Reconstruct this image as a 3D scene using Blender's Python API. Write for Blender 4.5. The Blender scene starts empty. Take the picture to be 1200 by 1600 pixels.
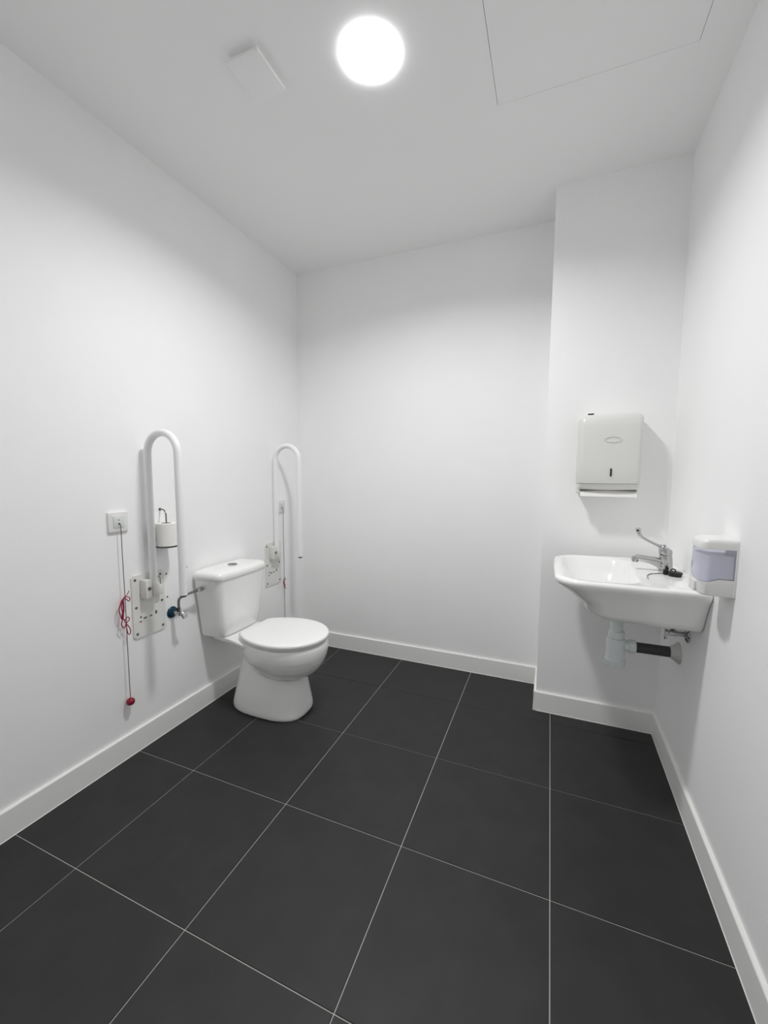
import bpy, bmesh, math, random
from mathutils import Vector, Matrix
random.seed(7)
PI = math.pi
S = bpy.context.scene
COL = S.collection

# ------------------------------------------------------------------ camera, world, exposure
H = 2.531                                   # ceiling height
cd = bpy.data.cameras.new('camera'); cam = bpy.data.objects.new('camera', cd); COL.objects.link(cam)
cam.location = (1.62797, -2.44220, 1.21055)
cam.rotation_euler = (1.4769, -0.0041, 0.3847)
cd.sensor_fit = 'VERTICAL'; cd.sensor_height = 32.0; cd.lens = 639.1 / 1600 * 32.0
cd.clip_start = 0.02
S.camera = cam
w = bpy.data.worlds.new('world'); S.world = w; w.use_nodes = True
w.node_tree.nodes['Background'].inputs[0].default_value = (0.8, 0.85, 0.9, 1)
w.node_tree.nodes['Background'].inputs[1].default_value = 0.02
LAMP_STRENGTH = 7.0; LAMP_WATTS = 7.2; LAMP_SPREAD = 149
S.view_settings.view_transform = 'Standard'; S.view_settings.look = 'None'
S.view_settings.gamma = 1.0; S.view_settings.use_curve_mapping = False
S.view_settings.exposure = 1.08
S.cycles.use_denoising = True
S.cycles.max_bounces = 16; S.cycles.diffuse_bounces = 10; S.cycles.glossy_bounces = 6
S.cycles.transmission_bounces = 8
S.cycles.sample_clamp_indirect = 8.0

# ------------------------------------------------------------------ materials
def mat(name, col, rough=0.5, metal=0.0, spec=0.5, coat=0.0, bump=None, var=None, trans=0.0, ior=1.45):
    m = bpy.data.materials.new(name); m.use_nodes = True
    nt = m.node_tree; b = nt.nodes['Principled BSDF']
    b.inputs['Base Color'].default_value = (*col, 1); b.inputs['Roughness'].default_value = rough
    b.inputs['Metallic'].default_value = metal; b.inputs['Specular IOR Level'].default_value = spec
    b.inputs['Coat Weight'].default_value = coat; b.inputs['Coat Roughness'].default_value = 0.08
    b.inputs['Transmission Weight'].default_value = trans; b.inputs['IOR'].default_value = ior
    tc = nt.nodes.new('ShaderNodeTexCoord')
    if var:                                   # (scale, second colour, contrast low, high)
        n = nt.nodes.new('ShaderNodeTexNoise'); n.inputs['Scale'].default_value = var[0]; n.inputs['Detail'].default_value = 6
        r = nt.nodes.new('ShaderNodeValToRGB')
        r.color_ramp.elements[0].position = var[2]; r.color_ramp.elements[0].color = (*col, 1)
        r.color_ramp.elements[1].position = var[3]; r.color_ramp.elements[1].color = (*var[1], 1)
        nt.links.new(tc.outputs['Object'], n.inputs['Vector']); nt.links.new(n.outputs['Fac'], r.inputs['Fac'])
        nt.links.new(r.outputs['Color'], b.inputs['Base Color'])
    if bump:                                  # (scale, strength, distance)
        n = nt.nodes.new('ShaderNodeTexNoise'); n.inputs['Scale'].default_value = bump[0]; n.inputs['Detail'].default_value = 4
        u = nt.nodes.new('ShaderNodeBump'); u.inputs['Strength'].default_value = bump[1]; u.inputs['Distance'].default_value = bump[2]
        nt.links.new(tc.outputs['Object'], n.inputs['Vector']); nt.links.new(n.outputs['Fac'], u.inputs['Height'])
        nt.links.new(u.outputs['Normal'], b.inputs['Normal'])
    return m

def glow(name, col, strength):
    m = bpy.data.materials.new(name); m.use_nodes = True; nt = m.node_tree
    nt.nodes.remove(nt.nodes['Principled BSDF'])
    e = nt.nodes.new('ShaderNodeEmission'); e.inputs[0].default_value = (*col, 1); e.inputs[1].default_value = strength
    nt.links.new(e.outputs[0], nt.nodes['Material Output'].inputs[0])
    return m

M = dict(
    wall=mat('wall paint', (0.925, 0.925, 0.925), 0.75, spec=0.25, bump=(160, 0.12, 0.002), var=(3.0, (0.94, 0.94, 0.94), 0.35, 0.65)),
    ceil=mat('ceiling paint', (0.93, 0.935, 0.93), 0.85, spec=0.15, bump=(220, 0.08, 0.001)),
    tile=mat('charcoal tile', (0.021, 0.021, 0.0215), 0.5, spec=0.42, bump=(420, 0.10, 0.0008), var=(9, (0.030, 0.0295, 0.0295), 0.30, 0.75)),
    grout=mat('pale grout', (0.52, 0.51, 0.48), 0.9, spec=0.1),
    skirt=mat('off-white tile skirting', (0.90, 0.90, 0.88), 0.42, spec=0.4),
    caulk=mat('white caulk', (0.86, 0.86, 0.84), 0.6),
    ceramic=mat('white ceramic', (0.91, 0.91, 0.90), 0.13, coat=0.5),
    seat=mat('white plastic seat', (0.90, 0.897, 0.885), 0.25),
    enamel=mat('white enamelled steel', (0.88, 0.885, 0.885), 0.28),
    plate=mat('cream enamelled plate', (0.79, 0.785, 0.76), 0.4),
    block=mat('hinge block plastic', (0.74, 0.73, 0.70), 0.45),
    abs=mat('white plastic', (0.82, 0.815, 0.80), 0.3),
    disp=mat('dispenser plastic', (0.73, 0.73, 0.70), 0.28),
    pvc=mat('pale pvc', (0.74, 0.78, 0.78), 0.35),
    pvcgrey=mat('grey pvc flange', (0.58, 0.58, 0.56), 0.4),
    dark=mat('dark grey pipe', (0.05, 0.047, 0.047), 0.6, bump=(60, 0.2, 0.001)),
    black=mat('black rubber', (0.012, 0.012, 0.012), 0.5),
    chrome=mat('chrome', (0.50, 0.50, 0.50), 0.11, metal=1.0),
    steel=mat('dull steel', (0.24, 0.235, 0.225), 0.35, metal=1.0),
    screw=mat('screw steel', (0.16, 0.16, 0.155), 0.45, metal=0.6),
    hole=mat('dark hole', (0.02, 0.02, 0.02), 0.9),
    cord=mat('pink red cord', (0.30, 0.006, 0.05), 0.7),
    cordup=mat('faded cord', (0.16, 0.075, 0.09), 0.75),
    ball=mat('red ball', (0.24, 0.004, 0.024), 0.3),
    blue=mat('blue film', (0.002, 0.035, 0.07), 0.3),
    switch=mat('switch insert', (0.70, 0.73, 0.72), 0.35),
    paper=mat('paper', (0.86, 0.85, 0.82), 0.95, spec=0.05, bump=(90, 0.15, 0.001)),
    core=mat('cardboard core', (0.35, 0.30, 0.25), 0.9),
    window=mat('blue tinted plastic', (0.84, 0.85, 0.965), 0.12, trans=0.75, ior=1.3),
    soap=mat('pale soap', (0.90, 0.90, 0.92), 0.3),
    glow=glow('lit diffuser', (1.0, 1.0, 1.0), LAMP_STRENGTH),
)

# ------------------------------------------------------------------ helpers
def link(name, me, parent=None):
    o = bpy.data.objects.new(name, me); COL.objects.link(o)
    if parent: o.parent = parent
    return o

def thing(name, label, cat, loc=(0, 0, 0), group=None):
    o = bpy.data.objects.new(name, None); COL.objects.link(o); o.location = loc
    o.empty_display_size = 0.05
    o['label'] = label; o['category'] = cat
    if group: o['group'] = group
    return o

def tag(o, label, cat, group=None):
    o['label'] = label; o['category'] = cat
    if group: o['group'] = group
    return o

ORG = Vector((0, 0, 0))                     # subtracted from every mesh so that parts sit under their Empty
def part(name, bm, m, parent=None, smooth=True, angle=35, label=None):
    bmesh.ops.recalc_face_normals(bm, faces=bm.faces)
    if parent is not None and ORG.length: bmesh.ops.translate(bm, verts=bm.verts, vec=-ORG)
    me = bpy.data.meshes.new(name); 
    if smooth:
        for f in bm.faces: f.smooth = True
        for e in bm.edges:
            if len(e.link_faces) == 2 and e.calc_face_angle(0) > math.radians(angle): e.smooth = False
    bm.to_mesh(me); bm.free()
    me.materials.append(M[m] if isinstance(m, str) else m)
    o = link(name, me, parent)
    if label: o['label'] = label
    return o

def struct(name, bm, m, parent=None, smooth=False):
    o = part(name, bm, m, parent, smooth)
    if parent is None: o['kind'] = 'structure'
    return o

def BM(): return bmesh.new()

def box(bm, x0, x1, y0, y1, z0, z1, bev=0.0, seg=2):
    vs = [bm.verts.new((x, y, z)) for x in (x0, x1) for y in (y0, y1) for z in (z0, z1)]
    q = [(0, 1, 3, 2), (4, 6, 7, 5), (0, 4, 5, 1), (2, 3, 7, 6), (0, 2, 6, 4), (1, 5, 7, 3)]
    fs = [bm.faces.new([vs[i] for i in f]) for f in q]
    bmesh.ops.recalc_face_normals(bm, faces=fs)
    if bev:
        es = list({e for f in fs for e in f.edges})
        bmesh.ops.bevel(bm, geom=es, offset=bev, segments=seg, affect='EDGES', profile=0.5)
    return bm

def loft(bm, rings, cap0=True, cap1=True):
    R = [[bm.verts.new(p) for p in r] for r in rings]
    n = len(R[0])
    for a, b in zip(R, R[1:]):
        for i in range(n):
            j = (i + 1) % n
            bm.faces.new((a[i], a[j], b[j], b[i]))
    if cap0: bm.faces.new(list(reversed(R[0])))
    if cap1: bm.faces.new(R[-1])
    return bm

def roundpoly(pts, rad, seg=8, mid=0):
    """corner-rounded closed polygon in 2D, seg+1 samples per corner"""
    out = []; n = len(pts)
    for i in range(n):
        p0, p, p1 = Vector(pts[i - 1]), Vector(pts[i]), Vector(pts[(i + 1) % n])
        a = (p0 - p); b = (p1 - p); la, lb = a.length, b.length; a.normalize(); b.normalize()
        ang = math.acos(max(-1, min(1, a.dot(b))))
        r = rad[i] if isinstance(rad, (list, tuple)) else rad
        t = min(r / math.tan(ang / 2), la * 0.49, lb * 0.49); r = t * math.tan(ang / 2)
        c = p + (a + b).normalized() * (r / math.sin(ang / 2))
        s = p + a * t - c; e = p + b * t - c
        a0 = math.atan2(s.y, s.x); a1 = math.atan2(e.y, e.x); d = (a1 - a0 + PI) % (2 * PI) - PI
        for k in range(seg + 1):
            g = a0 + d * k / seg
            out.append((c.x + r * math.cos(g), c.y + r * math.sin(g)))
    if mid:                                   # extra points along the straight runs
        res = []
        for i in range(n):
            arc = out[i * (seg + 1):(i + 1) * (seg + 1)]; nx = out[((i + 1) % n) * (seg + 1)]
            res += arc + [(arc[-1][0] + (nx[0] - arc[-1][0]) * k / (mid + 1), arc[-1][1] + (nx[1] - arc[-1][1]) * k / (mid + 1)) for k in range(1, mid + 1)]
        out = res
    return out

def inset(ring, c, k):
    return [(c[0] + (x - c[0]) * k, c[1] + (y - c[1]) * k) for x, y in ring]

def catmull(pts, n=8, closed=False):
    P = [Vector(p) for p in pts]; out = []
    m = len(P); rng = range(m if closed else m - 1)
    for i in rng:
        if closed: p0, p1, p2, p3 = P[i - 1], P[i], P[(i + 1) % m], P[(i + 2) % m]
        else: p0, p1, p2, p3 = P[max(i - 1, 0)], P[i], P[i + 1], P[min(i + 2, m - 1)]
        for k in range(n):
            t = k / n
            out.append(0.5 * ((2 * p1) + (p2 - p0) * t + (2 * p0 - 5 * p1 + 4 * p2 - p3) * t * t + (3 * p1 - p0 - 3 * p2 + p3) * t ** 3))
    if not closed: out.append(P[-1])
    return out

def tube(bm, path, r, sides=14, cap=True):
    P = [Vector(p) for p in path]; n = len(P)
    rad = r if isinstance(r, (list, tuple)) else [r] * n
    t0 = (P[1] - P[0]).normalized()
    u = t0.orthogonal().normalized(); rings = []; prev = t0
    for i in range(n):
        t = ((P[min(i + 1, n - 1)] - P[max(i - 1, 0)])).normalized()
        q = prev.rotation_difference(t); u = (q @ u).normalized(); prev = t
        v = t.cross(u)
        rings.append([P[i] + (u * math.cos(2 * PI * k / sides) + v * math.sin(2 * PI * k / sides)) * rad[i] for k in range(sides)])
    return loft(bm, rings, cap, cap)

def lathe(bm, prof, origin=(0, 0, 0), axis='z', sides=32):
    """prof: list of (radius, height) along the axis; closed with caps"""
    o = Vector(origin); rings = []
    for r, h in prof:
        ring = []
        for k in range(sides):
            a = 2 * PI * k / sides; c, s = r * math.cos(a), r * math.sin(a)
            ring.append(o + (Vector((c, s, h)) if axis == 'z' else Vector((h, c, s)) if axis == 'x' else Vector((s, h, c))))
        rings.append(ring)
    return loft(bm, rings)

def dup(root, loc, label=None):
    r = root.copy(); COL.objects.link(r); r.location = loc
    if label: r['label'] = label
    for ch in list(root.children):
        c = ch.copy(); COL.objects.link(c); c.parent = r
        for g in ch.children:
            d = g.copy(); COL.objects.link(d); d.parent = c
    return r

# ------------------------------------------------------------------ the room
Y0 = -2.74                                   # wall behind the camera
PX, PY = 1.6035, -0.2805                     # pillar corner
def xr(y): return 2.1306 + 0.014 * y         # right wall runs very slightly inwards
T = 0.1

struct('floor', box(BM(), -T, 2.3, Y0 - T, T, -0.12, -0.0022), 'grout')
FLOOR = bpy.data.objects['floor']
GX = [0.004, 0.3238, 0.7738, 1.2238, 1.6738, 2.1236]
GY = [-0.004, -0.3814, -0.8314, -1.2814, -1.7314, -2.1814, -2.6314, -2.74]
g = 0.0014
tile_cache = {}
for i in range(5):
    for j in range(7):
        x0, x1 = GX[i] + g, GX[i + 1] - g; y1, y0 = GY[j] - g, GY[j + 1] + g
        key = (round(x1 - x0, 4), round(y1 - y0, 4))
        if key not in tile_cache:
            b = BM(); hx, hy = key[0] / 2, key[1] / 2
            box(b, -hx, hx, -hy, hy, -0.0022, 0.0)
            es = [e for e in b.edges if all(v.co.z > -0.001 for v in e.verts)]
            bmesh.ops.bevel(b, geom=es, offset=0.0008, segments=1, affect='EDGES')
            me = bpy.data.meshes.new('tile'); b.to_mesh(me); b.free(); me.materials.append(M['tile']); tile_cache[key] = me
        o = link('tile', tile_cache[key], FLOOR); o.location = ((x0 + x1) / 2, (y0 + y1) / 2, 0)

struct('wall_left', box(BM(), -T, 0, Y0 - T, T, 0, H + 0.15), 'wall')
struct('wall_back', box(BM(), 0, 2.3, 0, T, 0, H + 0.15), 'wall')
struct('wall_front', box(BM(), 0, 2.3, Y0 - T, Y0, 0, H + 0.15), 'wall')
b = BM()
loft(b, [[(xr(Y0), Y0, z), (2.3, Y0, z), (2.3, 0, z), (xr(0), 0, z)] for z in (0, H + 0.15)])
struct('wall_right', b, 'wall')
b = BM(); loft(b, [[(PX, PY, z), (xr(PY), PY, z), (xr(0), 0, z), (PX, 0, z)] for z in (0, H)])
struct('wall_pillar', b, 'wall')

# ceiling slab with an opening for the access hatch and the lamp
HX0, HX1, HY0, HY1 = 1.400, 2.000, -1.402, -0.803
LX, LY, LR = 1.0495, -1.1420, 0.0925
b = BM()
def slab(x0, x1, y0, y1): box(b, x0, x1, y0, y1, H, H + 0.06)
slab(0, 2.3, HY1, 0); slab(0, 2.3, Y0, HY0); slab(HX1, 2.3, HY0, HY1); slab(0, HX0, HY0, HY1)
struct('ceiling', b, 'ceil')
b = BM(); box(b, HX0 - 0.03, HX1 + 0.03, HY0 - 0.03, HY1 + 0.03, H + 0.062, H + 0.08)
gap = 0.0016
hatch = thing('access_hatch', 'flush square white access hatch in the ceiling near the right wall', 'hatch', ((HX0 + HX1) / 2, (HY0 + HY1) / 2, H))
ORG = Vector(hatch.location)
part('backing', b, 'hole', hatch, False)
part('panel', box(BM(), HX0 + gap, HX1 - gap, HY0 + gap, HY1 - gap, H - 0.0004, H + 0.02), 'ceil', hatch, False)
ORG = Vector((0, 0, 0))

# skirting, 100 mm high and 12 mm thick, with a soft top edge
def skirt(name, a, c, inward, ext0=0, ext1=0):
    a, c = Vector(a), Vector(c); d = (c - a).normalized(); n = Vector(inward)
    a = a - d * ext0; c = c + d * ext1; t = 0.012
    prof = [(0, 0), (t, 0), (t, 0.0965), (t - 0.0015, 0.0992), (t - 0.004, 0.1), (0, 0.1)]
    bm = BM()
    loft(bm, [[(p.x + n.x * u, p.y + n.y * u, z) for u, z in prof] for p in (a, c)])
    struct(name, bm, 'skirt')
    bm = BM(); loft(bm, [[(p.x + n.x * u, p.y + n.y * u, z) for u, z in [(t, 0), (t + 0.0018, 0), (t, 0.002)]] for p in (a, c)])
    o = part('caulk_bead', bm, 'caulk', bpy.data.objects[name], False)
skirt('baseboard_left', (0, Y0), (0, 0), (1, 0))
skirt('baseboard_back', (0.012, 0), (PX - 0.012, 0), (0, -1))
skirt('baseboard_pillar_side', (PX, 0), (PX, PY - 0.012), (-1, 0))
skirt('baseboard_pillar', (PX, PY), (xr(PY), PY), (0, -1))
nr = Vector((-1, 0.014)).normalized()
skirt('baseboard_right', (xr(Y0), Y0), (xr(PY), PY - 0.012), (nr.x, nr.y))

# ------------------------------------------------------------------ ceiling lamp
lamp = thing('ceiling_lamp', 'round lit white downlight on the ceiling', 'lamp', (LX, LY, H)); ORG = Vector(lamp.location)
b = BM()
prof = [(LR + 0.001, -0.0003), (LR + 0.001, -0.001), (LR, -0.0014), (LR - 0.004, -0.0014), (LR - 0.006, -0.0003)]
lathe(b, prof, (LX, LY, H), 'z', 48)
part('trim_ring', b, 'abs', lamp)
b = BM(); lathe(b, [(LR - 0.0005, -0.0016), (LR - 0.0005, -0.0065), (LR - 0.002, -0.0075), (LR - 0.004, -0.008), (LR * 0.6, -0.0082), (LR * 0.25, -0.0083)], (LX, LY, H), 'z', 48)
part('diffuser', b, 'glow', lamp)
ld = bpy.data.lights.new('lamp_light', 'AREA'); ld.shape = 'DISK'; ld.size = 2 * LR - 0.004; ld.energy = LAMP_WATTS; ld.spread = math.radians(LAMP_SPREAD)
lo = bpy.data.objects.new('lamp_light', ld); COL.objects.link(lo); lo.parent = lamp; lo.location = (0, 0, -0.0088)

# ------------------------------------------------------------------ ceiling vent
vent = thing('ceiling_vent', 'small square white extractor vent cover on the ceiling', 'vent', (0.679, -1.232, H)); ORG = Vector(vent.location)
b = BM(); box(b, 0.626, 0.732, -1.297, -1.166, H - 0.012, H - 0.0003, 0.001); part('frame', b, 'ceil', vent)
b = BM(); box(b, 0.618, 0.740, -1.306, -1.158, H - 0.022, H - 0.0125, 0.002); part('cover', b, 'ceil', vent)
ORG = Vector((0, 0, 0))

# ------------------------------------------------------------------ toilet
TY = -0.762
toilet = thing('toilet', 'white ceramic close-coupled toilet with closed lid between the grab bars', 'toilet', (0.3, TY, 0)); ORG = Vector(toilet.location)

def egg(xc, ab, af, hb, cut=None, n=64, z=0.0, k=1.0):
    """ellipse with different front/back half axes, optionally cut straight at x=cut"""
    out = []
    for i in range(n):
        a = 2 * PI * i / n
        c, s = math.cos(a), math.sin(a)
        x = xc + (af if c > 0 else ab) * c * k; y = hb * s * k
        if cut is not None and x < cut: x = cut
        out.append((x, TY + y, z))
    return out

b = BM()
# bowl: egg rings shrinking to the underside
XC = 0.425
for_rings = []
for z, k in [(0.379, 0.955), (0.376, 0.975), (0.368, 0.985), (0.345, 0.99), (0.318, 0.975), (0.29, 0.935), (0.262, 0.865), (0.236, 0.77), (0.214, 0.65), (0.198, 0.48), (0.19, 0.25)]:
    for_rings.append(egg(XC, 0.26, 0.213, 0.182, None, 64, z, k))
loft(b, for_rings)
# rear shelf that carries the cistern
sh = roundpoly([(0.03, -0.115), (0.15, -0.128), (0.30, -0.165), (0.34, 0), (0.30, 0.165), (0.15, 0.128), (0.03, 0.115)], 0.03, 4)
loft(b, [[(x, TY + y * k, z) for x, y in sh] for z, k in [(0.345, 0.86), (0.355, 0.95), (0.366, 1.0), (0.379, 1.0)]])
# pedestal
ped = []
for z, xb, xf, hw in [(0.0, 0.118, 0.532, 0.130), (0.012, 0.115, 0.536, 0.133), (0.03, 0.115, 0.536, 0.132), (0.08, 0.127, 0.527, 0.123), (0.14, 0.141, 0.518, 0.111), (0.20, 0.154, 0.508, 0.101), (0.27, 0.167, 0.496, 0.092), (0.33, 0.178, 0.485, 0.090), (0.36, 0.17, 0.48, 0.09)]:
    xm = (xb + xf) / 2; hx = (xf - xb) / 2; ring = []
    for i in range(64):
        a = 2 * PI * i / 64; c, s = math.cos(a), math.sin(a); e = 2 / 2.9
        ring.append((xm + hx * math.copysign(abs(c) ** e, c), TY + hw * math.copysign(abs(s) ** e, s), z))
    ped.append(ring)
loft(b, ped)
pan = part('bowl', b, 'ceramic', toilet)
md = pan.modifiers.new('remesh', 'REMESH'); md.mode = 'VOXEL'; md.voxel_size = 0.0045; md.use_smooth_shade = True
md = pan.modifiers.new('smooth', 'SMOOTH'); md.factor = 0.5; md.iterations = 9

def seat_ring(z, d, cut=0.213):
    """closed seat outline: straight back edge with tight corners, egg-shaped front, shrunk inwards by d"""
    xc, ab, af, hb = 0.424, 0.262 - d, 0.214 - d, 0.188 - d
    a0 = math.acos(-(xc - cut - d) / ab)
    pts = [(xc + (af if math.cos(a) > 0 else ab) * math.cos(a), TY + hb * math.sin(a), z) for a in [-a0 + 2 * a0 * k / 60 for k in range(61)]]
    y0, y1 = pts[0][1], pts[-1][1]
    return pts + [(cut + d, y1 + (y0 - y1) * k / 8, z) for k in range(1, 8)]
def seat_loft(prof, cut=0.213):
    bm = BM(); loft(bm, [seat_ring(z, d, cut) for z, d in prof]); return bm
part('seat', seat_loft([(0.3825, 0.016), (0.3835, 0.013), (0.387, 0.011), (0.392, 0.011), (0.3945, 0.014)], 0.222), 'seat', toilet)
part('seat_lid', seat_loft([(0.3950, 0.006), (0.3960, 0.002), (0.399, 0.0), (0.408, 0.0), (0.4115, 0.0015), (0.414, 0.005), (0.4155, 0.012), (0.4165, 0.035), (0.417, 0.08), (0.417, 0.14)]), 'seat', toilet, angle=50)
for s in (-1, 1):
    b = BM(); tube(b, [(0.205, TY + s * 0.075 - 0.02, 0.392), (0.205, TY + s * 0.075 + 0.02, 0.392)], 0.011, 16)
    box(b, 0.194, 0.216, TY + s * 0.075 - 0.014, TY + s * 0.075 + 0.014, 0.3785, 0.392, 0.002)
    part('hinge', b, 'seat', toilet)

def cist(W, D, z, grow=0.0):
    pts = [(0.012, -W - grow), (0.012, W + grow), (D * 0.90 + grow, W * 0.93 + grow), (D * 0.985 + grow, W * 0.45), (D * 0.985 + grow, -W * 0.45), (D * 0.90 + grow, -W * 0.93 - grow)]
    rr = roundpoly(pts, [0.006, 0.006, 0.04, 0.5, 0.5, 0.04], 8)
    return [(x, TY + y, z) for x, y in rr]
b = BM()
loft(b, [cist(0.142, 0.135, 0.3815), cist(0.151, 0.144, 0.384), cist(0.155, 0.148, 0.392), cist(0.163, 0.154, 0.45), cist(0.176, 0.163, 0.55), cist(0.187, 0.171, 0.64), cist(0.191, 0.174, 0.681)])
cistern = part('cistern', b, 'ceramic', toilet)
b = BM()
loft(b, [cist(0.186, 0.168, 0.6815), cist(0.191, 0.173, 0.682, 0.003), cist(0.191, 0.173, 0.686, 0.006), cist(0.191, 0.173, 0.703, 0.0065), cist(0.191, 0.173, 0.713, 0.003), cist(0.191, 0.173, 0.720, -0.004), cist(0.18, 0.163, 0.7235, -0.005), cist(0.13, 0.128, 0.7255, -0.01), cist(0.09, 0.10, 0.726, -0.01)])
lid = part('cistern_lid', b, 'ceramic', toilet, angle=50)
BX, BY = 0.083, TY - 0.002
ORG = Vector(toilet.location)
b = BM(); lathe(b, [(0.0255, 0.7262), (0.0255, 0.729), (0.0235, 0.7302), (0.0215, 0.729), (0.0215, 0.7262)], (BX, BY, 0), 'z', 32)
part('button_ring', b, 'chrome', lid)
for s in (-1, 1):
    b = BM(); ring = [(BX + 0.0205 * math.cos(a), BY + s * (0.0007 + 0.0198 * math.sin(a))) for a in [PI * k / 16 for k in range(17)]]
    loft(b, [[(x, y, z) for x, y in ring] for z in (0.7262, 0.7285)]); part('flush_button', b, 'steel', lid)
ORG = Vector((0, 0, 0))

# ------------------------------------------------------------------ toilet water valve
vy, vz = -1.078, 0.556
valve = thing('angle_valve', 'chrome stop valve with blue collar and supply pipe beside the cistern', 'valve', (0, vy, vz)); ORG = Vector(valve.location)
b = BM(); lathe(b, [(0.0275, 0.0005), (0.0275, 0.003), (0.025, 0.006), (0.018, 0.010), (0.014, 0.011)], (0, vy, vz), 'x', 32); part('collar', b, 'blue', valve, label='dark blue wall collar')
b = BM(); lathe(b, [(0.0085, 0.011), (0.0085, 0.03), (0.011, 0.031), (0.011, 0.056), (0.0085, 0.057), (0.0085, 0.06)], (0, vy, vz), 'x', 20); part('valve_body', b, 'chrome', valve)
b = BM(); tube(b, [(0.062, vy, vz), (0.066, vy, vz), (0.074, vy, vz), (0.078, vy, vz)], [0.008, 0.0125, 0.0125, 0.009], 10)
box(b, 0.066, 0.074, vy - 0.004, vy + 0.022, vz - 0.022, vz - 0.006, 0.002); part('handle', b, 'chrome', valve)
b = BM(); tube(b, [(0.045, vy, vz + 0.009), (0.045, vy, vz + 0.028)], 0.0095, 6); part('nut', b, 'chrome', valve)
path = catmull([(0.045, vy, vz + 0.026), (0.045, vy + 0.001, vz + 0.055), (0.047, vy + 0.004, vz + 0.068), (0.052, vy + 0.020, vz + 0.077), (0.056, -0.99, 0.640), (0.06, -0.960, 0.643)], 8)
b = BM(); tube(b, path, 0.0058, 12); part('supply_pipe', b, 'steel', valve)
b = BM(); tube(b, [(0.058, -0.983, 0.641), (0.06, -0.9625, 0.643)], 0.0095, 6); tube(b, [(0.06, -0.9625, 0.643), (0.06, -0.9525, 0.643)], 0.0125, 20); part('tank_nut', b, 'chrome', valve)
ORG = Vector((0, 0, 0))

# ------------------------------------------------------------------ fold-up grab bars (local: wall at x=0, bar at y=0)
bar = thing('grab_bar', 'white fold-up grab bar on the wall nearer the camera, with toilet roll beside it', 'grab bar', (0, -1.189, 0), 'fold-up grab bars')
b = BM()
box(b, 0.0004, 0.006, -0.085, 0.072, 0.496, 0.772)
es = [e for e in b.edges if abs(e.verts[0].co.x - e.verts[1].co.x) > 0.004]
bmesh.ops.bevel(b, geom=es, offset=0.008, segments=4, affect='EDGES')
part('mounting_plate', b, 'plate', bar)
xn, xo, zt = 0.031, 0.205, 1.290
R_ = (xo - xn) / 2
path = [(xn, 0, 0.7245), (xn, 0, 0.9), (xn, 0, 1.1), (xn, 0, zt)] + [(xn + R_ - R_ * math.cos(a), 0, zt + R_ * math.sin(a)) for a in [PI * k / 20 for k in range(1, 20)]] + [(xo, 0, zt), (xo, 0, 1.1), (xo, 0, 0.9), (xo, 0, 0.694)]
b = BM(); tube(b, path, 0.0155, 20, True); part('rail', b, 'enamel', bar)
b = BM(); lathe(b, [(0.009, 0.6855), (0.0125, 0.688), (0.0138, 0.6938)], (xo, 0, 0), 'z', 20); part('end_plug', b, 'black', bar, label='black end plug')
b = BM(); box(b, 0.0065, 0.044, -0.048, -0.0165, 0.668, 0.750, 0.003, 2); blk = part('hinge_block', b, 'block', bar)
b = BM(); lathe(b, [(0.0075, 0.0442), (0.0075, 0.0475), (0.005, 0.049)], (0, -0.032, 0.712), 'x', 16); part('bolt', b, 'screw', blk)
b = BM(); box(b, 0.0065, 0.050, -0.0160, 0.0175, 0.674, 0.724, 0.003); part('hinge_base', b, 'block', bar)
b = BM(); box(b, 0.0065, 0.030, 0.0185, 0.044, 0.667, 0.712, 0.003); part('latch', b, 'block', bar)
b = BM(); tube(b, catmull([(0.012, 0.030, 0.71), (0.013, 0.030, 0.735), (0.013, 0.037, 0.747), (0.013, 0.046, 0.738), (0.012, 0.050, 0.68)], 6), 0.0016, 8); part('latch_wire', b, 'steel', bar)
for (yy, zz) in [(-0.069, 0.753), (0.053, 0.753), (-0.069, 0.632), (0.056, 0.632), (-0.069, 0.516), (0.056, 0.516)]:
    b = BM(); lathe(b, [(0.0056, 0.0061), (0.0056, 0.0075), (0.003, 0.0092)], (0, yy, zz), 'x', 12); part('screw', b, 'screw', bar)
for (yy, zz, ay, az) in [(-0.052, 0.566, 0.0065, 0.003), (-0.050, 0.586, 0.005, 0.004), (-0.030, 0.577, 0.009, 0.004), (-0.002, 0.578, 0.007, 0.0035), (0.024, 0.586, 0.005, 0.009)]:
    b = BM(); loft(b, [[(x, yy + ay * math.cos(a), zz + az * math.sin(a)) for a in [2 * PI * k / 12 for k in range(12)]] for x in (0.0061, 0.0067)]); part('slot', b, 'screw', bar)
dup(bar, (0, -0.311, 0), 'white fold-up grab bar in the corner beyond the toilet')

# drilled holes beside the cistern and the bars
for yy, zz, l in [(-0.986, 0.7524, 'upper small dark screw plug in wall just left of the cistern'), (-0.988, 0.638, 'lower small dark screw plug in wall behind the supply pipe'), (-1.099, 0.745, 'tiny dark screw plug beside top of the nearer bar plate'), (-1.099, 0.636, 'small dark screw plug beside middle of the nearer bar plate')]:
    b = BM(); lathe(b, [(0.0042, 0.0004), (0.0042, 0.0012), (0.003, 0.0018), (0.0012, 0.0012)], (0, yy, zz), 'x', 12)
    tag(part('wall_plug', b, 'screw'), l, 'screw plug', 'plugs in the left wall')

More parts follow.
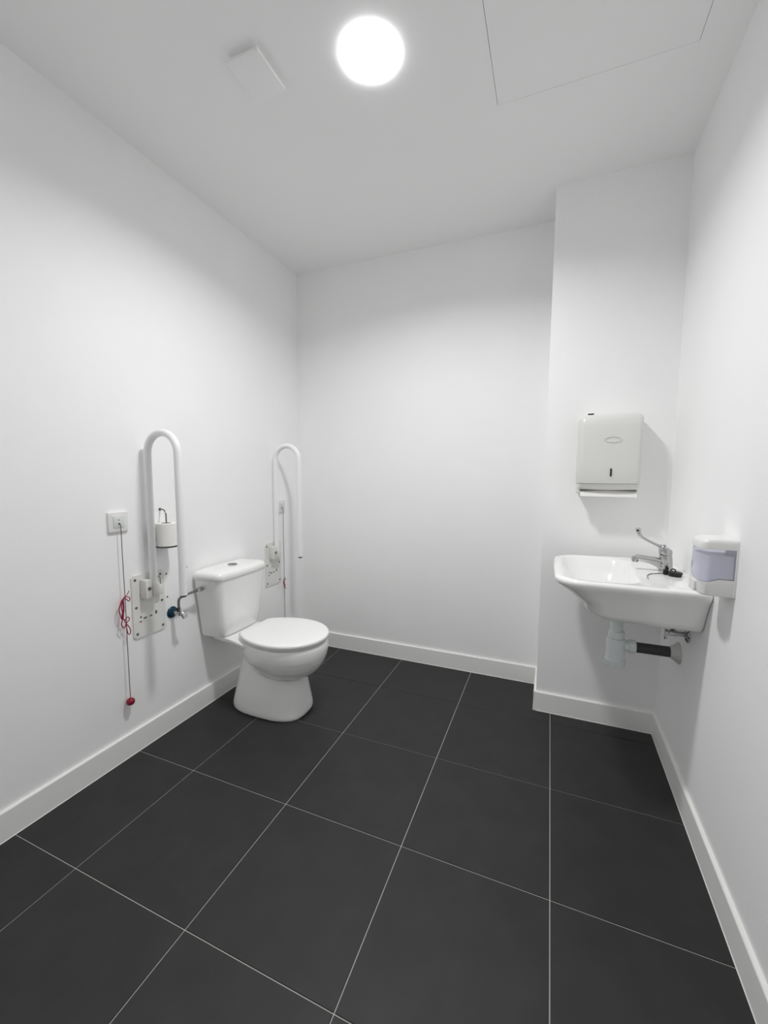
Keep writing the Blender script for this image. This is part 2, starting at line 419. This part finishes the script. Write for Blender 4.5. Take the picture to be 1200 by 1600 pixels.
# ------------------------------------------------------------------ alarm pull-cord switches (local: wall at x=0, centre y=0)
sw = thing('pull_cord_switch', 'white pull-cord alarm switch with red ball, left of the nearer grab bar', 'alarm switch', (0, -1.3165, 0), 'pull-cord alarm switches')
b = BM(); yz = roundpoly([(-0.042, 0.968), (0.042, 0.968), (0.042, 1.052), (-0.042, 1.052)], 0.006, 4)
loft(b, [[(x, y * k, 1.01 + (z - 1.01) * k) for y, z in yz] for x, k in [(0.0004, 1.0), (0.006, 1.0), (0.0095, 0.95), (0.0105, 0.88)]]); part('frame', b, 'abs', sw)
b = BM(); box(b, 0.0106, 0.0128, -0.0225, 0.0225, 0.9865, 1.0335, 0.0008); ins = part('insert', b, 'switch', sw)
b = BM(); lathe(b, [(0.0022, 0.0129), (0.0022, 0.0135)], (0, -0.001, 1.0185), 'x', 10); part('indicator', b, 'hole', ins)
b = BM(); lathe(b, [(0.0035, 0.0129), (0.0035, 0.0138)], (0, 0.0, 1.003), 'x', 10); part('cord_hole', b, 'hole', ins)
cx = 0.021
b = BM(); tube(b, catmull([(0.0136, 0, 1.003), (0.0185, 0.0, 1.0), (cx, 0.0, 0.985), (cx, 0.0, 0.85), (cx, 0.001, 0.70), (cx, 0.001, 0.62), (cx, 0.0, 0.45), (cx, 0.0, 0.262)], 6), 0.0015, 8)
part('cord', b, 'cordup', sw)
b = BM()
kn = [(cx, 0.001, 0.70), (cx + .003, 0.010, 0.697), (cx + .005, 0.018, 0.69), (cx + .004, 0.014, 0.678), (cx + .002, 0.005, 0.688), (cx, -0.004, 0.695), (cx + .002, -0.018, 0.683), (cx + .004, -0.029, 0.655), (cx + .002, -0.024, 0.63), (cx, -0.016, 0.61), (cx + .004, -0.010, 0.64), (cx + .003, -0.008, 0.675),
      (cx + .001, -0.012, 0.69), (cx + .004, -0.019, 0.66), (cx + .006, -0.014, 0.625), (cx + .003, -0.022, 0.595), (cx + .001, -0.018, 0.578), (cx + .003, -0.010, 0.572), (cx + .006, -0.003, 0.590), (cx + .006, 0.008, 0.598), (cx + .004, 0.012, 0.606), (cx + .002, 0.004, 0.612), (cx + .004, -0.008, 0.60), (cx + .004, -0.002, 0.585),
      (cx + .003, 0.006, 0.575), (cx + .003, 0.014, 0.556), (cx + .003, 0.013, 0.540), (cx + .003, 0.005, 0.539), (cx + .002, 0.001, 0.556), (cx, 0.0, 0.585)]
tube(b, catmull(kn, 5), 0.0019, 8)
tube(b, catmull([(cx, 0.002, 0.70), (cx + .002, 0.010, 0.708), (cx + .002, 0.018, 0.722)], 4), 0.0015, 8)
tube(b, catmull([(cx, -.002, 0.70), (cx - .001, -0.008, 0.68), (cx + .003, -0.011, 0.65), (cx + .002, -0.017, 0.62), (cx + .003, -.006, 0.60)], 6), 0.0024, 8)
part('cord_knot', b, 'cord', sw, label='tangled red cord bow')
b = BM(); bmesh.ops.create_uvsphere(b, u_segments=20, v_segments=12, radius=0.0165)
bmesh.ops.scale(b, vec=(1, 1.0, 0.98), verts=b.verts); bmesh.ops.translate(b, vec=(cx, 0, 0.2465), verts=b.verts); part('pull_ball', b, 'ball', sw, label='dark red pull ball')
sw2 = dup(sw, (0, -0.226, -0.014), 'white pull-cord alarm switch seen through the far grab bar')
for c in sw2.children:
    if c.name.startswith('cord_knot'): c.scale = (1, 0.5, 0.42); c.location = (0, 0, 0.235)   # its bow is tied smaller and lower

# ------------------------------------------------------------------ toilet roll on its hook
rx_, ry_ = 0.052, -1.1295
hook = thing('toilet_roll_holder', 'bent steel wire roll holder on the wall behind the nearer grab bar', 'roll holder', (0, -1.117, 1.045)); ORG = Vector(hook.location)
b = BM(); tube(b, catmull([(0.0005, -1.117, 1.046), (0.02, -1.120, 1.046), (0.040, -1.1265, 1.042), (0.051, ry_, 1.030), (rx_, ry_, 1.005), (rx_, ry_, 0.95), (rx_, ry_, 0.887)], 6), 0.0032, 10); part('wire', b, 'steel', hook)
b = BM(); lathe(b, [(0.0065, 0.0004), (0.0065, 0.003), (0.004, 0.005)], (0, -1.117, 1.046), 'x', 14); part('screw', b, 'screw', hook)
b = BM(); lathe(b, [(0.040, 0.8795), (0.0468, 0.881), (0.0468, 0.884), (0.040, 0.8855)], (rx_, ry_, 0), 'z', 36); part('base_disc', b, 'steel', hook)
ORG = Vector((0, 0, 0))
roll = thing('toilet_roll', 'white toilet roll hanging upright on the wire holder', 'toilet roll', (rx_, ry_, 0.886)); ORG = Vector(roll.location)
b = BM(); rr = [(0.0415, 0.8865), (0.0435, 0.888), (0.0425, 0.986), (0.041, 0.9875), (0.021, 0.9875), (0.021, 0.8865)]
R2 = [[(rx_ + r * math.cos(2 * PI * k / 40), ry_ + r * math.sin(2 * PI * k / 40), z) for k in range(40)] for r, z in rr]
loft(b, R2 + [R2[0]], False, False); bmesh.ops.remove_doubles(b, verts=b.verts, dist=1e-6); part('paper', b, 'paper', roll)
b = BM(); R2 = [[(rx_ + r * math.cos(2 * PI * k / 24), ry_ + r * math.sin(2 * PI * k / 24), z) for k in range(24)] for r, z in [(0.0208, 0.8865), (0.0208, 0.9873), (0.0196, 0.9873), (0.0196, 0.8865)]]
loft(b, R2 + [R2[0]], False, False); bmesh.ops.remove_doubles(b, verts=b.verts, dist=1e-6); part('core', b, 'core', roll)
ORG = Vector((0, 0, 0))

# ------------------------------------------------------------------ paper towel dispenser on the pillar
pd = thing('paper_towel_dispenser', 'white wall-mounted paper towel dispenser above the washbasin', 'towel dispenser', (1.868, PY, 1.135)); ORG = Vector(pd.location)
DX0, DX1 = 1.742, 1.994
def dring(yf, z, ins=0.0, rc=0.022):
    p = roundpoly([(DX0 + ins, PY - 0.0004), (DX1 - ins, PY - 0.0004), (DX1 - ins - 0.004, yf + 0.004), ((DX0 + DX1) / 2, yf - 0.006), (DX0 + ins + 0.004, yf + 0.004)], [0.003, 0.003, rc, 0.8, rc], 7)
    return [(x, y, z) for x, y in p]
b = BM()
loft(b, [dring(-0.395, 1.170, 0.004), dring(-0.399, 1.1705, 0.001), dring(-0.4005, 1.175), dring(-0.402, 1.25), dring(-0.402, 1.35), dring(-0.400, 1.42), dring(-0.396, 1.448), dring(-0.388, 1.463, 0.002), dring(-0.376, 1.472, 0.006), dring(-0.355, 1.477, 0.012), dring(-0.33, 1.478, 0.022)])
cover = part('cover', b, 'disp', pd, angle=40)
b = BM(); loft(b, [dring(-0.355, 1.133, 0.004, 0.01), dring(-0.362, 1.134, 0.002, 0.01), dring(-0.378, 1.144, 0.001, 0.014), dring(-0.392, 1.158, 0.003, 0.016), dring(-0.394, 1.1692, 0.004, 0.018)])
chin = part('chin', b, 'disp', pd)
b = BM(); box(b, DX0 + 0.014, DX1 - 0.014, -0.3765, -0.362, 1.1385, 1.1408, 0.0004); part('outlet_slot', b, 'hole', chin)
# key window and embossed oval
yfc = lambda x: -0.402 - 0.006 * max(0, 1 - abs(x - 1.868) / 0.1)
b = BM(); cap = [(0.0032 * math.cos(a), 0.0145 * (1 if math.sin(a) >= 0 else -1) + 0.0032 * math.sin(a)) for a in [2 * PI * k / 20 for k in range(20)]]
loft(b, [[(1.873 + u, y, 1.219 + v) for u, v in cap] for y in (-0.4085, -0.4055)]); part('key_slot', b, 'hole', cover)
b = BM(); tube(b, [(1.874 + 0.031 * math.cos(2 * PI * k / 40), -0.4072, 1.362 + 0.0125 * math.sin(2 * PI * k / 40)) for k in range(41)], 0.0011, 6); part('oval_emblem', b, 'disp', cover)
b = BM(); box(b, 1.776, 1.800, -0.352, -0.336, 1.477, 1.4835, 0.001); part('lock_tab', b, 'black', cover)
for x in (DX0 + 0.002,):
    b = BM(); box(b, x - 0.003, x + 0.010, -0.372, -0.350, 1.126, 1.138, 0.002); part('hinge_tab', b, 'disp', chin)
ORG = Vector((0, 0, 0))
b = BM(); tx0, tx1 = 1.758, 1.981
pr = [(-0.368, 1.136), (-0.374, 1.128), (-0.379, 1.119), (-0.382, 1.112)]
loft(b, [[(tx0, y, z), (tx1, y, z - 0.001), (tx1, y + 0.004, z), (tx0, y + 0.004, z + 0.001)] for y, z in pr])
tag(part('paper_towel', b, 'paper', None, False), 'white folded paper towel peeking out below the dispenser', 'paper towel')

# ------------------------------------------------------------------ washbasin on the right wall
WZ = 0.838
basin = thing('washbasin', 'white ceramic wall-hung washbasin in the corner by the pillar', 'washbasin', (xr(-0.6), -0.61, 0.68)); ORG = Vector(basin.location)
def bring(z, xf, ynf, ynb, yff, yfb, rf, xb=0.0, rb=0.012):
    pts = [(xr(ynb) - 0.0006 - xb, ynb), (xr(yfb) - 0.0006 - xb, yfb), (xf + 0.004, yff), (xf, (yff + ynf) / 2), (xf + 0.004, ynf)]
    return [(x, y, z) for x, y in roundpoly(pts, [rb, rb, rf, 3.0, rf], 9)]
b = BM()
outer = [bring(0.681, 1.86, -0.775, -0.790, -0.47, -0.42, 0.05, 0.004),
         bring(0.6815, 1.835, -0.79, -0.805, -0.45, -0.40, 0.06, 0.0),
         bring(0.686, 1.806, -0.81, -0.820, -0.43, -0.385, 0.06),
         bring(0.696, 1.784, -0.825, -0.832, -0.415, -0.372, 0.06),
         bring(0.712, 1.766, -0.835, -0.842, -0.405, -0.362, 0.07),
         bring(0.736, 1.756, -0.845, -0.851, -0.40, -0.353, 0.08),
         bring(0.743, 1.749, -0.848, -0.855, -0.399, -0.350, 0.08),
         bring(0.764, 1.721, -0.858, -0.864, -0.393, -0.342, 0.09),
         bring(0.790, 1.688, -0.873, -0.878, -0.386, -0.33, 0.10),
         bring(0.808, 1.663, -0.886, -0.892, -0.379, -0.32, 0.10),
         bring(0.818, 1.656, -0.893, -0.899, -0.376, -0.315, 0.10),
         bring(0.829, 1.655, -0.895, -0.901, -0.375, -0.313, 0.10),
         bring(0.8355, 1.6575, -0.8925, -0.899, -0.378, -0.316, 0.10),
         bring(0.838, 1.663, -0.887, -0.894, -0.383, -0.321, 0.095)]
def iring(z, xf, xb, yn, yf, r):
    pts = [(xb - 0.02, yn), (xb, (yn + yf) / 2 ), (xb - 0.02, yf), (xf + 0.004, yf - 0.01), (xf, (yn + yf) / 2)]
    pts = [(xb - 0.035, yn + 0.01), (xb, yf - 0.02), (xf + 0.004, yf), (xf, (yf + yn) / 2), (xf + 0.004, yn)]
    return [(x, y, z) for x, y in roundpoly(pts, [r, r, r, 3.0, r], 9)]
inner = [iring(0.838, 1.687, 1.972, -0.868, -0.372, 0.085), iring(0.8355, 1.691, 1.968, -0.864, -0.377, 0.085), iring(0.826, 1.696, 1.962, -0.857, -0.384, 0.085), iring(0.79, 1.712, 1.955, -0.835, -0.40, 0.085),
         iring(0.75, 1.745, 1.945, -0.805, -0.425, 0.085), iring(0.722, 1.785, 1.93, -0.76, -0.46, 0.07), iring(0.710, 1.83, 1.91, -0.70, -0.52, 0.04)]
loft(b, outer + inner)
part('bowl', b, 'ceramic', basin, angle=60)
b = BM(); lathe(b, [(0.024, 0.7105), (0.024, 0.7125), (0.018, 0.7135), (0.012, 0.7115)], (1.875, -0.60, 0), 'z', 24); part('drain', b, 'chrome', basin)
ORG = Vector((0, 0, 0))

# ------------------------------------------------------------------ tap
ty = -0.595
tap = thing('basin_mixer_tap', 'chrome basin mixer tap with long looped elbow lever', 'tap', (2.058, ty, WZ)); ORG = Vector(tap.location)
b = BM()
def oval(cx_, cz, rx, ry, tilt=0.0):
    return [(cx_ + rx * math.cos(a), ty + ry * math.sin(a), cz - tilt * math.cos(a) * rx) for a in [2 * PI * k / 28 for k in range(28)]]
loft(b, [oval(2.056, 0.8385, 0.026, 0.026), oval(2.056, 0.843, 0.0255, 0.0255), oval(2.056, 0.846, 0.0225, 0.0225), oval(2.056, 0.862, 0.021, 0.0215), oval(2.054, 0.882, 0.0215, 0.022), oval(2.052, 0.898, 0.0215, 0.022), oval(2.052, 0.902, 0.020, 0.0205)])
part('body', b, 'chrome', tap)
b = BM(); loft(b, [oval(2.051, 0.9035, 0.0215, 0.022, 0.15), oval(2.051, 0.918, 0.0225, 0.023, 0.2), oval(2.050, 0.928, 0.0215, 0.022, 0.28), oval(2.047, 0.934, 0.016, 0.017, 0.3)]); part('cap', b, 'chrome', tap)
b = BM(); loft(b, [oval(2.052, 0.9022, 0.0195, 0.020), oval(2.052, 0.9033, 0.0195, 0.020, 0.1)]); part('gasket', b, 'black', tap)
b = BM(); tube(b, catmull([(2.045, ty, 0.872), (2.02, ty, 0.8765), (1.985, ty, 0.8815), (1.952, ty, 0.886)], 6), [0.0165 - 0.0055 * k / 18 for k in range(19)], 18)
tube(b, catmull([(2.046, ty, 0.852), (2.03, ty, 0.863), (2.005, ty, 0.872)], 6), [0.014 - 0.006 * k / 12 for k in range(13)], 14)
sp = part('spout', b, 'chrome', tap)
b = BM(); tube(b, [(1.953, ty, 0.889), (1.951, ty, 0.872)], 0.0125, 20); tube(b, [(1.951, ty, 0.872), (1.951, ty, 0.868)], 0.0105, 20); part('aerator', b, 'chrome', sp)
b = BM(); lev = catmull([(2.048, ty, 0.932), (2.028, ty, 0.9365), (2.00, ty, 0.950), (1.975, ty, 0.9635), (1.963, ty, 0.975), (1.957, ty, 0.990)], 6)
tube(b, lev, [0.0105 - 0.0055 * min(1, k / 8) + (0.0035 * max(0, k - 18) / 12) for k in range(31)], 14)
lv = part('lever', b, 'chrome', tap)
b = BM(); bmesh.ops.create_uvsphere(b, u_segments=16, v_segments=10, radius=0.0095); bmesh.ops.translate(b, vec=(1.956, ty, 0.994), verts=b.verts); part('lever_knob', b, 'chrome', lv)
b = BM(); lathe(b, [(0.004, -0.0100), (0.004, -0.009)], (1.953, ty, 0.993), 'y', 12); part('knob_hole', b, 'hole', lv)
ORG = Vector((0, 0, 0))

# ------------------------------------------------------------------ plug lying on the basin deck
plug = thing('basin_plug', 'black rubber basin plug with chrome chain beside the tap', 'plug', (2.068, -0.668, WZ)); ORG = Vector(plug.location)
b = BM(); lathe(b, [(0.020, 0.8384), (0.0215, 0.841), (0.0235, 0.849), (0.0235, 0.852), (0.020, 0.8535), (0.006, 0.854)], (2.068, -0.668, 0), 'z', 28); part('stopper', b, 'black', plug)
b = BM(); tube(b, [(2.062 + 0.008 * math.cos(a), -0.668, 0.8555 + 0.0085 * math.sin(a)) for a in [PI * k / 10 for k in range(11)]], 0.0022, 8); part('loop', b, 'black', plug)
b = BM(); box(b, 2.034, 2.050, -0.662, -0.645, 0.8384, 0.858, 0.004); part('tab', b, 'black', plug)
b = BM(); tube(b, catmull([(2.040, -0.645, 0.8405), (2.020, -0.652, 0.8402), (1.996, -0.668, 0.8402), (1.979, -0.692, 0.8402), (1.970, -0.725, 0.8402), (1.967, -0.762, 0.8402)], 8), 0.0018, 8); part('chain', b, 'chrome', plug)
ORG = Vector((0, 0, 0))

# ------------------------------------------------------------------ bottle trap and waste pipe
tx, tyy = 1.905, -0.575
trap = thing('bottle_trap', 'pale plastic bottle trap and dark waste pipe under the washbasin', 'bottle trap', (tx, tyy, 0.42)); ORG = Vector(trap.location)
b = BM(); lathe(b, [(0.030, 0.6805), (0.030, 0.674), (0.0235, 0.668), (0.0235, 0.548)], (tx, tyy, 0), 'z', 28); part('tailpipe', b, 'pvc', trap)
b = BM(); lathe(b, [(0.029, 0.572), (0.030, 0.568), (0.030, 0.546), (0.028, 0.543)], (tx, tyy, 0), 'z', 12); part('collar_nut', b, 'pvc', trap, angle=20)
b = BM(); lathe(b, [(0.028, 0.5425), (0.0335, 0.540), (0.0345, 0.534), (0.0345, 0.458), (0.0385, 0.455), (0.0385, 0.430), (0.036, 0.424), (0.025, 0.419)], (tx, tyy, 0), 'z', 32); part('bottle', b, 'pvc', trap)
pz = 0.5135
b = BM(); tube(b, [(tx + 0.030, tyy, pz), (tx + 0.046, tyy, pz)], 0.022, 24); tube(b, [(tx + 0.046, tyy, pz), (tx + 0.050, tyy, pz), (tx + 0.068, tyy, pz), (tx + 0.071, tyy, pz)], [0.026, 0.0275, 0.0275, 0.024], 12); part('outlet_nut', b, 'pvc', trap, angle=20)
b = BM(); tube(b, [(tx + 0.069, tyy, pz), (2.103, tyy, pz)], 0.0205, 24); part('waste_pipe', b, 'dark', trap, label='dark grey waste pipe')
b = BM(); xw = xr(tyy) - 0.0006
tube(b, [(2.092, tyy, pz), (2.096, tyy, pz), (2.106, tyy, pz), (xw - 0.004, tyy, pz), (xw - 0.002, tyy, pz), (xw, tyy, pz)], [0.022, 0.0245, 0.031, 0.0405, 0.0425, 0.0425], 32); part('wall_flange', b, 'pvcgrey', trap)
ORG = Vector((0, 0, 0))

# ------------------------------------------------------------------ basin stop valve
sy, sz = -0.672, 0.624; xw = xr(sy) - 0.0005
sv = thing('basin_stop_valve', 'chrome stop valve on the wall under the washbasin', 'valve', (xw, sy, sz)); ORG = Vector(sv.location)
b = BM(); tube(b, [(xw, sy, sz), (xw - 0.003, sy, sz), (xw - 0.010, sy, sz), (xw - 0.012, sy, sz)], [0.029, 0.029, 0.017, 0.012], 28); part('flange', b, 'chrome', sv)
b = BM(); tube(b, [(xw - 0.011, sy, sz), (xw - 0.035, sy, sz), (xw - 0.036, sy, sz), (xw - 0.060, sy, sz)], [0.009, 0.009, 0.0115, 0.0115], 16); part('body', b, 'chrome', sv)
b = BM(); tube(b, [(xw - 0.062, sy, sz), (xw - 0.064, sy, sz), (xw - 0.072, sy, sz)], [0.007, 0.012, 0.012], 12); box(b, xw - 0.074, xw - 0.064, sy - 0.005, sy + 0.005, sz - 0.026, sz - 0.008, 0.002); part('handle', b, 'chrome', sv)
b = BM(); tube(b, catmull([(xw - 0.048, sy, sz + 0.0115), (xw - 0.048, sy, sz + 0.03), (xw - 0.05, sy + 0.02, sz + 0.056)], 6), 0.006, 12); part('hose', b, 'steel', sv)
b = BM(); box(b, xw - 0.095, xw - 0.030, sy + 0.03, sy + 0.036, sz + 0.014, sz + 0.022, 0.001); part('bracket', b, 'screw', sv)
ORG = Vector((0, 0, 0))

# ------------------------------------------------------------------ soap dispenser on the right wall
sd = thing('soap_dispenser', 'white soap dispenser with translucent blue window on the right wall', 'soap dispenser', (xr(-1.0), -1.0, 0.868)); ORG = Vector(sd.location)
SY0, SY1 = -1.052, -0.945                     # near and far side
def sring(z, dep, ins=0.0, r=0.018, b0=0.0):
    xw0 = xr(-1.0) - 0.003 - b0; xf = xw0 - dep
    p = roundpoly([(xw0, SY0 + ins), (xw0, SY1 - ins), (xf + ins, SY1 - ins - 0.004), (xf + ins - 0.005, (SY0 + SY1) / 2), (xf + ins, SY0 + ins + 0.004)], [0.002, 0.002, r, 0.4, r], 8, 10)
    return [Vector((x, y, z)) for x, y in p]
b = BM(); pk = roundpoly([(SY0 - 0.002, 0.866), (SY1 + 0.002, 0.866), (SY1 + 0.002, 1.031), (SY0 - 0.002, 1.031)], 0.008, 4)
loft(b, [[(xr(y) - u, y, z) for y, z in pk] for u in (0.0004, 0.0045)]); part('back_plate', b, 'abs', sd)
def wave(p):                                   # the window's lower edge dips at the near front corner
    t = (p.x - (xr(-1.0) - 0.082)) / 0.079
    if p.y < SY0 + 0.02:
        u = min(1, max(0, (t - 0.16) / 0.42)); return -0.0055 + 0.0105 * u * u * (3 - 2 * u)
    return -0.0055 + 0.0075 * min(1, (p.y - SY0 - 0.02) / 0.08)
def warp(ring, f): return [Vector((p.x, p.y, p.z + f(p))) for p in ring]
BT, TT = 0.913, 1.003                          # top of the base, bottom of the cap
b = BM(); loft(b, [sring(0.868, 0.068, 0.006, 0.014), sring(0.870, 0.074, 0.002), sring(0.874, 0.077), warp(sring(BT, 0.079), wave)]); base = part('base', b, 'abs', sd)
b = BM(); xb_ = xr(-1.0) - 0.003 - 0.079
loft(b, [[(xb_ - 0.0058 + d, y, z) for y, z in roundpoly([(-1.022, 0.874), (-0.975, 0.874), (-0.975, 0.905), (-1.022, 0.905)], 0.004, 4)] for d in (-0.0006, 0.004)]); part('push_button', b, 'abs', base)
b = BM(); loft(b, [warp(sring(BT + 0.0006, 0.0785, 0.0008), wave), sring(0.94, 0.0795, 0.0008), sring(0.97, 0.0785, 0.0008), sring(TT - 0.0004, 0.077, 0.0008)]); part('window', b, 'window', sd, label='translucent blue window')
b = BM(); loft(b, [warp(sring(BT + 0.002, 0.070, 0.006, 0.012, 0.003), wave), sring(0.985, 0.068, 0.008, 0.012, 0.003)]); part('soap', b, 'soap', sd)
b = BM(); loft(b, [sring(TT, 0.079), sring(1.010, 0.0795), sring(1.020, 0.0785), sring(1.026, 0.076, 0.001), sring(1.0305, 0.071, 0.004), sring(1.0325, 0.060, 0.009), sring(1.033, 0.05, 0.016)]); part('cap', b, 'abs', sd)
ORG = Vector((0, 0, 0))
